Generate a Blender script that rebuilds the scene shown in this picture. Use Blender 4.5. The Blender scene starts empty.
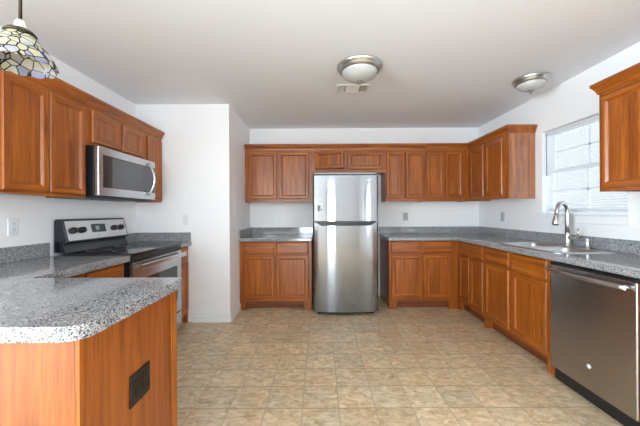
import bpy, bmesh, math, random
from mathutils import Vector, Matrix, Euler

random.seed(7)
PI = math.pi
scene = bpy.context.scene
COL = scene.collection

# ------------------------------------------------------------------ camera
FPX = 290.0
cam_data = bpy.data.cameras.new('camera')
cam_data.sensor_width = 36.0
cam_data.lens = FPX / 640.0 * 36.0
cam_data.shift_y = -1.0 / 640.0
cam_data.clip_start = 0.02
cam = bpy.data.objects.new('camera', cam_data)
COL.objects.link(cam)
EYE = 1.225
cam.location = (0, 0, EYE)
cam.rotation_euler = (Matrix.Rotation(PI / 2, 3, 'X') @ Matrix.Rotation(math.radians(-0.3), 3, 'Z')).to_euler()
scene.camera = cam

# ------------------------------------------------------------------ colour management / world / daylight
scene.view_settings.view_transform = 'Standard'
scene.view_settings.look = 'None'
scene.view_settings.exposure = 0.98
scene.view_settings.gamma = 1.0
scene.view_settings.use_curve_mapping = False
try:
    scene.cycles.use_denoising = True
    scene.cycles.max_bounces = 10
    scene.cycles.diffuse_bounces = 7
    scene.cycles.glossy_bounces = 5
    scene.cycles.transparent_max_bounces = 16
    scene.cycles.sample_clamp_indirect = 6.0
    scene.cycles.caustics_reflective = False
    scene.cycles.caustics_refractive = False
except Exception:
    pass

world = bpy.data.worlds.new('sky')
scene.world = world
world.use_nodes = True
wn = world.node_tree.nodes
wn['Background'].inputs[0].default_value = (0.90, 0.95, 1.0, 1)
wn['Background'].inputs[1].default_value = 0.58

# room (metres; camera at the origin, y runs into the picture)
XL, XR, YB, YP, XP, CEIL, YR = -2.06, 2.31, 4.22, 3.25, -1.015, 2.44, -3.6
WY0, WY1, WZ0, WZ1 = 2.165, 3.023, 1.195, 2.045          # kitchen window in the right wall
RX0, RX1, RZ1 = -1.05, 0.05, 2.1                           # glazed patio opening in the rear wall
QY0, QY1, QZ0, QZ1 = -2.5, -0.9, 0.75, 2.1                    # dining window in the right wall behind the camera
VY0, VY1, VZ0, VZ1 = -3.4, -0.7, 0.6, 2.1                     # unseen opening added in the far side wall to let fill light in


def area_light(name, loc, rot, sx, sy, power, color=(1, 1, 1)):
    d = bpy.data.lights.new(name, 'AREA')
    d.shape = 'RECTANGLE'
    d.size, d.size_y, d.energy, d.color = sx, sy, power, color
    o = bpy.data.objects.new(name, d)
    COL.objects.link(o)
    o.location, o.rotation_euler = loc, rot
    return o


DAY = (0.80, 0.91, 1.0)
# daylight through the room's openings, plus fill through one added window
area_light('patio_daylight', ((RX0 + RX1) / 2, YR - 0.35, 0.95), (math.radians(100), 0, 0), 0.70, 1.9, 62, DAY)
area_light('dining_daylight', (XR + 0.42, (QY0 + QY1) / 2, 1.30), (0, math.radians(105), 0), 1.4, QY1 - QY0 + 0.2, 125, DAY)
area_light('added_left_fill', (-4.45, (VY0 + VY1) / 2, 1.15), (0, math.radians(-105), 0), 1.4, VY1 - VY0 + 0.2, 400, DAY)  # added fill behind an invented window, brightens the right and back walls
area_light('sink_window_daylight', (XR + 0.75, (WY0 + WY1) / 2 - 0.1, 0.85), (0, math.radians(125), 0), 1.2, 1.7, 18, DAY)


# ------------------------------------------------------------------ materials
def new_mat(name):
    m = bpy.data.materials.new(name)
    m.use_nodes = True
    nt = m.node_tree
    return m, nt, nt.nodes['Principled BSDF']


def lin(r, g, b):
    f = lambda c: (c / 255 / 12.92) if c / 255 <= 0.04045 else ((c / 255 + 0.055) / 1.055) ** 2.4
    return (f(r), f(g), f(b), 1)


def plain(name, rgb, rough=0.5, metal=0.0, coat=0.0, spec=None, bump=0.0, bscale=200.0):
    m, nt, p = new_mat(name)
    p.inputs['Base Color'].default_value = lin(*rgb)
    p.inputs['Roughness'].default_value = rough
    p.inputs['Metallic'].default_value = metal
    p.inputs['Coat Weight'].default_value = coat
    if spec is not None:
        p.inputs['Specular IOR Level'].default_value = spec
    tc = nt.nodes.new('ShaderNodeTexCoord')
    nz = nt.nodes.new('ShaderNodeTexNoise')
    nz.inputs['Scale'].default_value = bscale
    nz.inputs['Detail'].default_value = 3
    nt.links.new(tc.outputs['Object'], nz.inputs['Vector'])
    if bump:
        b = nt.nodes.new('ShaderNodeBump')
        b.inputs['Strength'].default_value = bump
        b.inputs['Distance'].default_value = 0.003
        nt.links.new(nz.outputs['Fac'], b.inputs['Height'])
        nt.links.new(b.outputs['Normal'], p.inputs['Normal'])
    else:
        mr = nt.nodes.new('ShaderNodeMapRange')
        mr.inputs['To Min'].default_value = max(0.02, rough - 0.03)
        mr.inputs['To Max'].default_value = rough + 0.03
        nt.links.new(nz.outputs['Fac'], mr.inputs['Value'])
        nt.links.new(mr.outputs['Result'], p.inputs['Roughness'])
    return m


def ramp(nt, stops, interp='LINEAR'):
    r = nt.nodes.new('ShaderNodeValToRGB')
    r.color_ramp.interpolation = interp
    e = r.color_ramp.elements
    while len(e) < len(stops):
        e.new(0.5)
    for el, (pos, c) in zip(e, stops):
        el.position, el.color = pos, c
    return r


def math_node(nt, op, a, b=None):
    n = nt.nodes.new('ShaderNodeMath')
    n.operation = op
    for i, v in enumerate((a, b)):
        if v is None:
            continue
        if isinstance(v, (int, float)):
            n.inputs[i].default_value = v
        else:
            nt.links.new(v, n.inputs[i])
    return n.outputs[0]


def mix_col(nt, fac, a, b, mode='MIX'):
    n = nt.nodes.new('ShaderNodeMix')
    n.data_type = 'RGBA'
    n.blend_type = mode
    for sock, v in ((n.inputs[0], fac), (n.inputs[6], a), (n.inputs[7], b)):
        if isinstance(v, (int, float, tuple)):
            sock.default_value = v
        else:
            nt.links.new(v, sock)
    return n.outputs[2]


def oak(name, dark, mid, light, rough=0.36, coat=0.12):
    """stained oak; the grain runs along V of the boards' UVs (metres)"""
    m, nt, p = new_mat(name)
    uv = nt.nodes.new('ShaderNodeUVMap')
    uv.uv_map = 'grain'

    def noise(su, sv, detail, dist=0.0, rough_=0.5):
        mp = nt.nodes.new('ShaderNodeMapping')
        mp.inputs['Scale'].default_value = (su, sv, 1)
        nz = nt.nodes.new('ShaderNodeTexNoise')
        nz.inputs['Scale'].default_value = 1.0
        nz.inputs['Detail'].default_value = detail
        nz.inputs['Roughness'].default_value = rough_
        nz.inputs['Distortion'].default_value = dist
        nt.links.new(uv.outputs['UV'], mp.inputs['Vector'])
        nt.links.new(mp.outputs['Vector'], nz.inputs['Vector'])
        return nz.outputs['Fac']
    base = ramp(nt, [(0.30, lin(*dark)), (0.52, lin(*mid)), (0.74, lin(*light))])
    nt.links.new(noise(40, 1.6, 4, 0.6), base.inputs['Fac'])
    # cathedral rings
    rings = math_node(nt, 'SINE', math_node(nt, 'MULTIPLY', noise(7, 0.55, 1), 75.0))
    rr = ramp(nt, [(0.0, (0.82, 0.79, 0.76, 1)), (0.45, (1, 1, 1, 1)), (1.0, (1.05, 1.04, 1.03, 1))])
    nt.links.new(math_node(nt, 'MULTIPLY_ADD', rings, 0.5), rr.inputs['Fac'])
    rr.inputs['Fac'].links[0].from_node.inputs[2].default_value = 0.5
    c1 = mix_col(nt, 0.6, base.outputs['Color'], rr.outputs['Color'], 'MULTIPLY')
    pores = ramp(nt, [(0.36, (0.68, 0.62, 0.56, 1)), (0.50, (1, 1, 1, 1))])
    pf = noise(330, 7, 2)
    nt.links.new(pf, pores.inputs['Fac'])
    c2 = mix_col(nt, 0.7, c1, pores.outputs['Color'], 'MULTIPLY')
    nt.links.new(c2, p.inputs['Base Color'])
    p.inputs['Roughness'].default_value = rough
    p.inputs['Coat Weight'].default_value = coat
    p.inputs['Coat Roughness'].default_value = 0.22 if coat < 1 else 0.12
    p.inputs['Coat IOR'].default_value = 1.5 if coat < 1 else 1.9
    b = nt.nodes.new('ShaderNodeBump')
    b.inputs['Strength'].default_value = 0.12
    b.inputs['Distance'].default_value = 0.001
    nt.links.new(pf, b.inputs['Height'])
    nt.links.new(b.outputs['Normal'], p.inputs['Normal'])
    return m


def steel(name, rgb=(130, 130, 132), rough=0.10, vertical_blur=True, aniso=0.88):
    m, nt, p = new_mat(name)
    p.inputs['Metallic'].default_value = 1.0
    p.inputs['Base Color'].default_value = lin(*rgb)
    p.inputs['Roughness'].default_value = rough
    p.inputs['Anisotropic'].default_value = aniso
    p.inputs['Anisotropic Rotation'].default_value = 0.25 if vertical_blur else 0.0
    t = nt.nodes.new('ShaderNodeTangent')
    t.direction_type = 'RADIAL'
    t.axis = 'Z'
    nt.links.new(t.outputs['Tangent'], p.inputs['Tangent'])
    tc = nt.nodes.new('ShaderNodeTexCoord')
    mp = nt.nodes.new('ShaderNodeMapping')
    mp.inputs['Scale'].default_value = (3, 3, 260)
    nz = nt.nodes.new('ShaderNodeTexNoise')
    nz.inputs['Scale'].default_value = 1.0
    nz.inputs['Detail'].default_value = 3
    nt.links.new(tc.outputs['Object'], mp.inputs['Vector'])
    nt.links.new(mp.outputs['Vector'], nz.inputs['Vector'])
    mr = nt.nodes.new('ShaderNodeMapRange')
    mr.inputs['To Min'].default_value = rough - 0.02
    mr.inputs['To Max'].default_value = rough + 0.03
    nt.links.new(nz.outputs['Fac'], mr.inputs['Value'])
    nt.links.new(mr.outputs['Result'], p.inputs['Roughness'])
    return m


def granite(name):
    m, nt, p = new_mat(name)
    tc = nt.nodes.new('ShaderNodeTexCoord')
    v = nt.nodes.new('ShaderNodeTexVoronoi')
    v.inputs['Scale'].default_value = 300.0
    nt.links.new(tc.outputs['Object'], v.inputs['Vector'])
    sep = nt.nodes.new('ShaderNodeSeparateColor')
    nt.links.new(v.outputs['Color'], sep.inputs['Color'])
    r = ramp(nt, [(0.0, lin(34, 36, 44)), (0.13, lin(94, 97, 108)), (0.30, lin(140, 141, 144)), (0.52, lin(162, 161, 160)),
                  (0.80, lin(184, 183, 182))], 'CONSTANT')
    nt.links.new(sep.outputs[0], r.inputs['Fac'])
    n = nt.nodes.new('ShaderNodeTexNoise')
    n.inputs['Scale'].default_value = 420.0
    n.inputs['Detail'].default_value = 2
    nt.links.new(tc.outputs['Object'], n.inputs['Vector'])
    r2 = ramp(nt, [(0.35, (0.6, 0.6, 0.62, 1)), (0.6, (1, 1, 1, 1))])
    nt.links.new(n.outputs['Fac'], r2.inputs['Fac'])
    c = mix_col(nt, 0.5, r.outputs['Color'], r2.outputs['Color'], 'MULTIPLY')
    nt.links.new(c, p.inputs['Base Color'])
    p.inputs['Roughness'].default_value = 0.07
    p.inputs['IOR'].default_value = 1.62
    return m


def floor_material():
    m, nt, p = new_mat('vinyl_tile_floor')
    tc = nt.nodes.new('ShaderNodeTexCoord')
    sp = nt.nodes.new('ShaderNodeSeparateXYZ')
    nt.links.new(tc.outputs['Object'], sp.inputs[0])
    S = 0.2286
    ty = math_node(nt, 'DIVIDE', math_node(nt, 'ADD', sp.outputs['Y'], 10.0 * S + 0.019), S)
    row = math_node(nt, 'FLOOR', ty)
    tx = math_node(nt, 'DIVIDE', math_node(nt, 'ADD', sp.outputs['X'], 30.0 * S + 0.117), S)
    colm = math_node(nt, 'FLOOR', tx)
    fx = math_node(nt, 'FRACT', tx)
    fy = math_node(nt, 'FRACT', ty)
    dx = math_node(nt, 'MINIMUM', fx, math_node(nt, 'SUBTRACT', 1.0, fx))
    dy = math_node(nt, 'MINIMUM', fy, math_node(nt, 'SUBTRACT', 1.0, fy))
    cell = nt.nodes.new('ShaderNodeCombineXYZ')
    nt.links.new(colm, cell.inputs[0])
    nt.links.new(row, cell.inputs[1])
    wn_ = nt.nodes.new('ShaderNodeTexWhiteNoise')
    nt.links.new(cell.outputs[0], wn_.inputs['Vector'])
    # slate mottling, shifted from tile to tile
    off = nt.nodes.new('ShaderNodeVectorMath')
    off.operation = 'MULTIPLY_ADD'
    nt.links.new(wn_.outputs['Color'], off.inputs[0])
    off.inputs[1].default_value = (5, 5, 5)
    nt.links.new(tc.outputs['Object'], off.inputs[2])
    mp = nt.nodes.new('ShaderNodeMapping')
    mp.inputs['Rotation'].default_value = (0, 0, 0.6)
    mp.inputs['Scale'].default_value = (1.0, 1.8, 1)
    nt.links.new(off.outputs[0], mp.inputs['Vector'])
    nz = nt.nodes.new('ShaderNodeTexNoise')
    nz.inputs['Scale'].default_value = 15.0
    nz.inputs['Detail'].default_value = 7
    nz.inputs['Roughness'].default_value = 0.66
    nz.inputs['Distortion'].default_value = 0.8
    nt.links.new(mp.outputs['Vector'], nz.inputs['Vector'])
    r = ramp(nt, [(0.26, lin(150, 127, 98)), (0.44, lin(194, 171, 138)), (0.56, lin(212, 191, 160)), (0.74, lin(236, 220, 194))])
    nt.links.new(nz.outputs['Fac'], r.inputs['Fac'])
    n2 = nt.nodes.new('ShaderNodeTexNoise')
    n2.inputs['Scale'].default_value = 4.0
    n2.inputs['Detail'].default_value = 3
    nt.links.new(off.outputs[0], n2.inputs['Vector'])
    tint = ramp(nt, [(0.35, (0.93, 1.0, 1.05, 1)), (0.62, (1.06, 0.97, 0.88, 1))])
    nt.links.new(n2.outputs['Fac'], tint.inputs['Fac'])
    c = mix_col(nt, 0.6, r.outputs['Color'], tint.outputs['Color'], 'MULTIPLY')
    tv = ramp(nt, [(0.0, (0.90, 0.90, 0.90, 1)), (1.0, (1.08, 1.08, 1.08, 1))])
    nt.links.new(wn_.outputs['Value'], tv.inputs['Fac'])
    c = mix_col(nt, 1.0, c, tv.outputs['Color'], 'MULTIPLY')
    gx = ramp(nt, [(0.014, (1, 1, 1, 1)), (0.026, (0, 0, 0, 1))])
    nt.links.new(dx, gx.inputs['Fac'])
    gy = ramp(nt, [(0.012, (1, 1, 1, 1)), (0.026, (0, 0, 0, 1))])
    nt.links.new(dy, gy.inputs['Fac'])
    c = mix_col(nt, math_node(nt, 'MULTIPLY', gy.outputs['Color'], 0.7), c, lin(150, 130, 104))
    c = mix_col(nt, math_node(nt, 'MULTIPLY', gx.outputs['Color'], 0.55), c, lin(162, 146, 120))
    nt.links.new(c, p.inputs['Base Color'])
    p.inputs['Roughness'].default_value = 0.38
    b = nt.nodes.new('ShaderNodeBump')
    b.inputs['Strength'].default_value = 0.25
    b.inputs['Distance'].default_value = 0.002
    nt.links.new(nz.outputs['Fac'], b.inputs['Height'])
    nt.links.new(b.outputs['Normal'], p.inputs['Normal'])
    return m


def stained_glass():
    """leaded glass: cells with dark came between them, cream and green high up, lavender and blue towards the rim"""
    m, nt, p = new_mat('leaded_stained_glass')
    tc = nt.nodes.new('ShaderNodeTexCoord')
    mp = nt.nodes.new('ShaderNodeMapping')
    mp.inputs['Scale'].default_value = (1, 1, 1.1)
    nt.links.new(tc.outputs['Object'], mp.inputs['Vector'])
    ve = nt.nodes.new('ShaderNodeTexVoronoi')
    ve.feature = 'DISTANCE_TO_EDGE'
    vc = nt.nodes.new('ShaderNodeTexVoronoi')
    for v in (ve, vc):
        v.inputs['Scale'].default_value = 30.0
        nt.links.new(mp.outputs['Vector'], v.inputs['Vector'])
    sep = nt.nodes.new('ShaderNodeSeparateColor')
    nt.links.new(vc.outputs['Color'], sep.inputs['Color'])
    high = ramp(nt, [(0.0, lin(226, 222, 190)), (0.32, lin(206, 210, 178)), (0.5, lin(120, 136, 84)), (0.62, lin(218, 217, 202)), (0.90, lin(160, 163, 196))], 'CONSTANT')
    low = ramp(nt, [(0.0, lin(172, 172, 198)), (0.22, lin(214, 212, 206)), (0.50, lin(78, 104, 182)), (0.60, lin(190, 186, 204)), (0.74, lin(212, 206, 176))], 'CONSTANT')
    nt.links.new(sep.outputs[0], high.inputs['Fac'])
    nt.links.new(sep.outputs[0], low.inputs['Fac'])
    sx = nt.nodes.new('ShaderNodeSeparateXYZ')
    nt.links.new(tc.outputs['Object'], sx.inputs[0])
    hr = ramp(nt, [(0.0, (0, 0, 0, 1)), (1.0, (1, 1, 1, 1))])
    mr = nt.nodes.new('ShaderNodeMapRange')
    mr.inputs['From Min'].default_value = 0.045
    mr.inputs['From Max'].default_value = 0.075
    nt.links.new(sx.outputs['Z'], mr.inputs['Value'])
    nt.links.new(mr.outputs['Result'], hr.inputs['Fac'])
    c = mix_col(nt, hr.outputs['Color'], low.outputs['Color'], high.outputs['Color'])
    er = ramp(nt, [(0.035, (1, 1, 1, 1)), (0.06, (0, 0, 0, 1))])
    nt.links.new(ve.outputs['Distance'], er.inputs['Fac'])
    c2 = mix_col(nt, er.outputs['Color'], c, lin(28, 26, 24))
    nt.links.new(c2, p.inputs['Base Color'])
    p.inputs['Roughness'].default_value = 0.2
    tr = nt.nodes.new('ShaderNodeBsdfTranslucent')
    nt.links.new(c2, tr.inputs['Color'])
    ms = nt.nodes.new('ShaderNodeMixShader')
    ms.inputs[0].default_value = 0.45
    nt.links.new(p.outputs[0], ms.inputs[1])
    nt.links.new(tr.outputs[0], ms.inputs[2])
    nt.links.new(ms.outputs[0], nt.nodes['Material Output'].inputs['Surface'])
    return m


def clear_glass():
    m, nt, p = new_mat('window_glass')
    nt.nodes.remove(p)
    g = nt.nodes.new('ShaderNodeBsdfGlossy')
    g.inputs['Roughness'].default_value = 0.02
    t = nt.nodes.new('ShaderNodeBsdfTransparent')
    t.inputs['Color'].default_value = (0.95, 0.97, 0.97, 1)
    ms = nt.nodes.new('ShaderNodeMixShader')
    lw = nt.nodes.new('ShaderNodeLayerWeight')
    f5 = math_node(nt, 'MULTIPLY_ADD', math_node(nt, 'POWER', lw.outputs['Facing'], 5.0), 0.9)
    f5.node.inputs[2].default_value = 0.04
    nt.links.new(f5, ms.inputs[0])
    nt.links.new(t.outputs[0], ms.inputs[1])
    nt.links.new(g.outputs[0], ms.inputs[2])
    nt.links.new(ms.outputs[0], nt.nodes['Material Output'].inputs['Surface'])
    return m


M = {
    'wall': plain('white_wall_paint', (238, 237, 238), 0.55, bump=0.10, bscale=220),
    'ceiling': plain('ceiling_paint', (233, 235, 240), 0.7, bump=0.18, bscale=120),
    'trim': plain('white_trim_paint', (232, 233, 235), 0.35),
    'oak': oak('oak_cabinet', (122, 60, 12), (156, 83, 20), (184, 107, 33)),
    'oak_gloss': oak('oak_varnished_end', (122, 60, 12), (156, 83, 20), (184, 107, 33), 0.2, 1.0),
    'oak_panel': oak('oak_plain_panel', (120, 60, 18), (146, 76, 25), (166, 93, 36)),
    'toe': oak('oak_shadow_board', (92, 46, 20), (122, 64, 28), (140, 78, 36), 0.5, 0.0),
    'granite': granite('speckled_grey_laminate'),
    'steel': steel('brushed_stainless'),
    'steel_dark': steel('dark_brushed_stainless', (176, 172, 170), 0.24),
    'steel_plain': steel('satin_stainless', (190, 190, 192), 0.24, aniso=0.3),
    'basin_steel': plain('satin_basin_steel', (200, 201, 203), 0.34, 1.0),
    'bright_steel': plain('polished_steel', (205, 205, 208), 0.16, 1.0),
    'nickel': plain('brushed_nickel', (196, 194, 190), 0.34, 1.0),
    'dark_nickel': plain('dark_nickel', (120, 117, 112), 0.3, 1.0),
    'black': plain('black_plastic', (20, 21, 23), 0.35),
    'black_gloss': plain('black_ceramic_glass', (12, 12, 14), 0.07, spec=0.6),
    'blue_black': plain('black_enamel', (26, 30, 38), 0.25),
    'grey_dark': plain('dark_grey_paint', (62, 63, 66), 0.45),
    'grey_lt': plain('light_grey_trim', (190, 191, 193), 0.4),
    'smoked': plain('smoked_glass', (46, 46, 49), 0.12, spec=0.7),
    'smoked_mesh': plain('screened_oven_glass', (86, 87, 92), 0.22, spec=0.6),
    'oven_glass': plain('oven_window_glass', (44, 46, 50), 0.08, spec=0.6),
    'display': plain('dark_display', (44, 56, 58), 0.12),
    'digits': plain('pale_display_marks', (128, 146, 150), 0.3),
    'plate': plain('white_plastic', (226, 227, 229), 0.35),
    'plate_grey': plain('grey_plastic', (176, 178, 182), 0.4),
    'slot': plain('dark_slot', (92, 94, 98), 0.5),
    'bronze': plain('dark_bronze', (74, 64, 52), 0.38, 0.7),
    'bronze_plate': plain('black_bronze_plate', (34, 27, 20), 0.4, 0.2),
    'cream': plain('cream_socket', (226, 220, 190), 0.4),
    'alabaster': plain('alabaster_glass', (188, 188, 185), 0.22, bump=0.05, bscale=14, coat=0.3),
    'vent': plain('white_vent_metal', (222, 222, 216), 0.4),
    'vent_dark': plain('vent_duct', (140, 138, 128), 0.8),
    'blind': plain('white_blind_slat', (214, 216, 219), 0.4),
    'wand': plain('clear_grey_wand', (92, 96, 102), 0.3),
    'floor': floor_material(),
    'stained': stained_glass(),
    'glass': clear_glass(),
    'mark': plain('pale_badge', (222, 222, 222), 0.3),
    'rubber': plain('black_rubber', (16, 16, 17), 0.7),
}


# ------------------------------------------------------------------ mesh building helpers
class B:
    """collects geometry for ONE mesh object; faces remember a grain axis and a board number for their UVs"""

    def __init__(self):
        self.bm = bmesh.new()
        self.g = self.bm.faces.layers.int.new('grain_axis')
        self.b = self.bm.faces.layers.int.new('board')
        self.n = 0

    def face(self, vs, grain=2, board=None, smooth=False):
        try:
            f = self.bm.faces.new(vs)
        except ValueError:
            return None
        f[self.g] = grain
        f[self.b] = self.n if board is None else board
        f.smooth = smooth
        return f

    def box(self, x0, x1, y0, y1, z0, z1, grain=None):
        x0, x1 = sorted((x0, x1)); y0, y1 = sorted((y0, y1)); z0, z1 = sorted((z0, z1))
        if grain is None:
            d = (x1 - x0, y1 - y0, z1 - z0)
            grain = d.index(max(d))
        self.n += 1
        v = [self.bm.verts.new((x, y, z)) for z in (z0, z1) for y in (y0, y1) for x in (x0, x1)]
        for q in ((0, 2, 3, 1), (4, 5, 7, 6), (0, 1, 5, 4), (1, 3, 7, 5), (3, 2, 6, 7), (2, 0, 4, 6)):
            self.face([v[i] for i in q], grain)
        return self

    def loops(self, loops, closed=True, cap_start=True, cap_end=True, grain=2, smooth=False, grain_by_dir=False):
        """skin a list of vertex rings"""
        self.n += 1
        rings = [[self.bm.verts.new(p) for p in lp] for lp in loops]
        n = len(rings[0])
        for a, b in zip(rings, rings[1:]):
            for i in range(n if closed else n - 1):
                j = (i + 1) % n
                gr = grain
                if grain_by_dir:
                    d = a[j].co - a[i].co
                    gr = 0 if abs(d.x) > abs(d.z) else 2
                self.face([a[i], a[j], b[j], b[i]], gr, smooth=smooth)
        if cap_start:
            self.face(rings[0][::-1], grain)
        if cap_end:
            self.face(rings[-1], grain)
        return rings

    def lathe(self, prof, c=(0, 0, 0), seg=32, smooth=True, caps=False, mat=None):
        ls = []
        for r, z in prof:
            ring = []
            for k in range(seg):
                a = 2 * PI * k / seg
                p = Vector((r * math.cos(a), r * math.sin(a), z))
                if mat is not None:
                    p = mat @ p
                ring.append(Vector(c) + p)
            ls.append(ring)
        self.loops(ls, True, caps, caps, smooth=smooth)
        return self

    def tube(self, pts, rad, seg=12, smooth=True, sx=1.0):
        pts = [Vector(p) for p in pts]
        if not isinstance(rad, (list, tuple)):
            rad = [rad] * len(pts)
        ls = []
        up = None
        for i, p in enumerate(pts):
            t = (pts[min(i + 1, len(pts) - 1)] - pts[max(i - 1, 0)]).normalized()
            if up is None:
                ref = Vector((0, 0, 1)) if abs(t.z) < 0.9 else Vector((1, 0, 0))
                up = (ref - t * ref.dot(t)).normalized()
            else:
                up = (up - t * up.dot(t)).normalized()
            sd = t.cross(up)
            ls.append([p + (up * math.cos(2 * PI * k / seg) + sd * math.sin(2 * PI * k / seg) * sx) * rad[i] for k in range(seg)])
        self.loops(ls, True, True, True, smooth=smooth)
        return self

    def prism(self, outline, z0, z1, grain=0):
        self.loops([[(x, y, z0) for x, y in outline], [(x, y, z1) for x, y in outline]], grain=grain)
        return self

    def plate_with_holes(self, outer, holes, z0, z1):
        """horizontal slab from a 2D outline with holes"""
        self.n += 1
        es = []
        for lp in [outer] + holes:
            vs = [self.bm.verts.new((x, y, z1)) for x, y in lp]
            es += [self.bm.edges.new((vs[i], vs[(i + 1) % len(vs)])) for i in range(len(vs))]
        r = bmesh.ops.triangle_fill(self.bm, use_beauty=True, use_dissolve=False, edges=es)
        fs = [f for f in r['geom'] if isinstance(f, bmesh.types.BMFace)]
        for f in fs:
            f[self.b] = self.n
        bmesh.ops.recalc_face_normals(self.bm, faces=fs)
        if fs and fs[0].normal.z < 0:
            bmesh.ops.reverse_faces(self.bm, faces=fs)
        e = bmesh.ops.extrude_face_region(self.bm, geom=fs, use_keep_orig=True)
        for v in e['geom']:
            if isinstance(v, bmesh.types.BMVert):
                v.co.z = z0
        return self

    def done(self, name, mat, parent=None, bevel=0.0, segs=2, recenter=False, recalc=True, solid=0.0, subd=0, angle=35):
        bm = self.bm
        if recalc:
            bmesh.ops.recalc_face_normals(bm, faces=bm.faces[:])
        uvl = bm.loops.layers.uv.new('grain')
        offs = {}
        for f in bm.faces:
            g = f[self.g]
            nrm = f.normal
            ax = max(range(3), key=lambda i: abs(nrm[i]))
            if g == ax:
                others = [i for i in range(3) if i != ax]
                vi, ui = others[1], others[0]
            else:
                vi = g
                ui = [i for i in range(3) if i != ax and i != g][0]
            k = f[self.b]
            if k not in offs:
                offs[k] = (random.uniform(0, 30), random.uniform(0, 30))
            for l in f.loops:
                l[uvl].uv = (l.vert.co[ui] + offs[k][0] + l.vert.co[ax] * 0.7, l.vert.co[vi] + offs[k][1])
        me = bpy.data.meshes.new(name)
        shift = Vector((0, 0, 0))
        if recenter and bm.verts:
            xs = [v.co for v in bm.verts]
            lo = Vector([min(c[i] for c in xs) for i in range(3)])
            hi = Vector([max(c[i] for c in xs) for i in range(3)])
            shift = Vector(((lo.x + hi.x) / 2, (lo.y + hi.y) / 2, lo.z))
            bmesh.ops.translate(bm, verts=bm.verts[:], vec=-shift)
        bm.to_mesh(me)
        bm.free()
        for mm in (mat if isinstance(mat, (list, tuple)) else [mat]):
            me.materials.append(M[mm] if isinstance(mm, str) else mm)
        o = bpy.data.objects.new(name, me)
        COL.objects.link(o)
        o.location = shift
        if parent is not None:
            o.parent = parent
        if solid:
            s = o.modifiers.new('thickness', 'SOLIDIFY')
            s.thickness = solid
            s.offset = 0
        if bevel:
            b = o.modifiers.new('edges', 'BEVEL')
            b.width = bevel
            b.segments = segs
            b.limit_method = 'ANGLE'
            b.angle_limit = math.radians(angle)
            b.harden_normals = False
        if subd:
            s = o.modifiers.new('smooth', 'SUBSURF')
            s.levels = s.render_levels = subd
        return o


def tag(o, label, cat, group=None):
    o['label'] = label
    o['category'] = cat
    if group:
        o['group'] = group
    return o


def thing(name, label, cat, loc=(0, 0, 0), rotz=0.0, group=None):
    o = bpy.data.objects.new(name, None)
    o.empty_display_size = 0.1
    COL.objects.link(o)
    o.location = loc
    o.rotation_euler = (0, 0, rotz)
    return tag(o, label, cat, group)


def struct(o):
    o['kind'] = 'structure'
    return o


def rrect(x0, x1, y0, y1, r, n=5):
    pts = []
    for cx, cy, a0 in ((x1 - r, y1 - r, 0), (x0 + r, y1 - r, PI / 2), (x0 + r, y0 + r, PI), (x1 - r, y0 + r, 1.5 * PI)):
        for k in range(n + 1):
            a = a0 + PI / 2 * k / n
            pts.append((cx + r * math.cos(a), cy + r * math.sin(a)))
    return pts


# ------------------------------------------------------------------ the setting
struct(B().box(-4.2, XR + 0.12, YR - 0.12, YB + 0.12, -0.06, 0).done('floor', 'floor', recenter=False))
struct(B().box(-4.2, XR + 0.12, YR - 0.12, YB + 0.12, CEIL, CEIL + 0.08).done('ceiling', 'ceiling'))
struct(B().box(XL - 0.12, XL, 0.35, YB + 0.12, 0, CEIL).done('wall_left', 'wall'))
struct(B().box(XL, XR, YB, YB + 0.12, 0, CEIL).done('wall_back', 'wall'))
w = B()                                                     # closet block beside the range: two visible faces
w.prism([(XL, YP), (XP, YP), (XP, YB), (XP - 0.11, YB), (XP - 0.11, YP + 0.11), (XL, YP + 0.11)], 0, CEIL)
struct(w.done('wall_pantry', 'wall'))
w = B()
w.box(XR, XR + 0.12, YR, QY0, 0, CEIL)
w.box(XR, XR + 0.12, QY1, WY0, 0, CEIL)
w.box(XR, XR + 0.12, QY0, QY1, 0, QZ0)
w.box(XR, XR + 0.12, QY0, QY1, QZ1, CEIL)
w.box(XR, XR + 0.12, WY1, YB + 0.12, 0, CEIL)
w.box(XR, XR + 0.12, WY0, WY1, 0, WZ0)
w.box(XR, XR + 0.12, WY0, WY1, WZ1, CEIL)
struct(w.done('wall_right', 'wall'))
w = B()
w.box(-4.2, RX0, YR - 0.12, YR, 0, CEIL)
w.box(RX1, XR + 0.12, YR - 0.12, YR, 0, CEIL)
w.box(RX0, RX1, YR - 0.12, YR, RZ1, CEIL)
struct(w.done('wall_rear', 'wall'))
w = B()
w.box(-4.2, -4.08, YR, VY0, 0, CEIL).box(-4.2, -4.08, VY1, 0.47, 0, CEIL)
w.box(-4.2, -4.08, VY0, VY1, 0, VZ0).box(-4.2, -4.08, VY0, VY1, VZ1, CEIL)
struct(w.done('wall_dining', 'wall'))
struct(B().box(-4.08, XL - 0.12, 0.35, 0.47, 0, CEIL).done('wall_return', 'wall'))


def base_profile(path, normals, h=0.105, t=0.014):
    """skirting swept along a polyline; normals = outward offset per vertex"""
    prof = [(0, 0), (t, 0), (t, h * 0.68), (t * 0.45, h * 0.74), (t * 0.6, h * 0.80), (t * 0.35, h), (0, h)]
    b = B()
    b.loops([[(x + nx * d, y + ny * d, z) for d, z in prof] for (x, y), (nx, ny) in zip(path, normals)], grain=0)
    return b


struct(base_profile([(-1.425, YP - 0.001), (XP + 0.001, YP - 0.001), (XP + 0.001, 3.70)], [(0, -1), (1, -1), (1, 0)]).done('baseboard_pantry', 'trim'))

# window over the sink: jamb liner, two sashes with muntins, glass, stool and apron
win = bpy.data.objects.new('window_1', None)
COL.objects.link(win)
win.location = (XR, (WY0 + WY1) / 2, WZ0)
struct(win)
winv = Matrix.Translation(-Vector(win.location))


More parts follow.
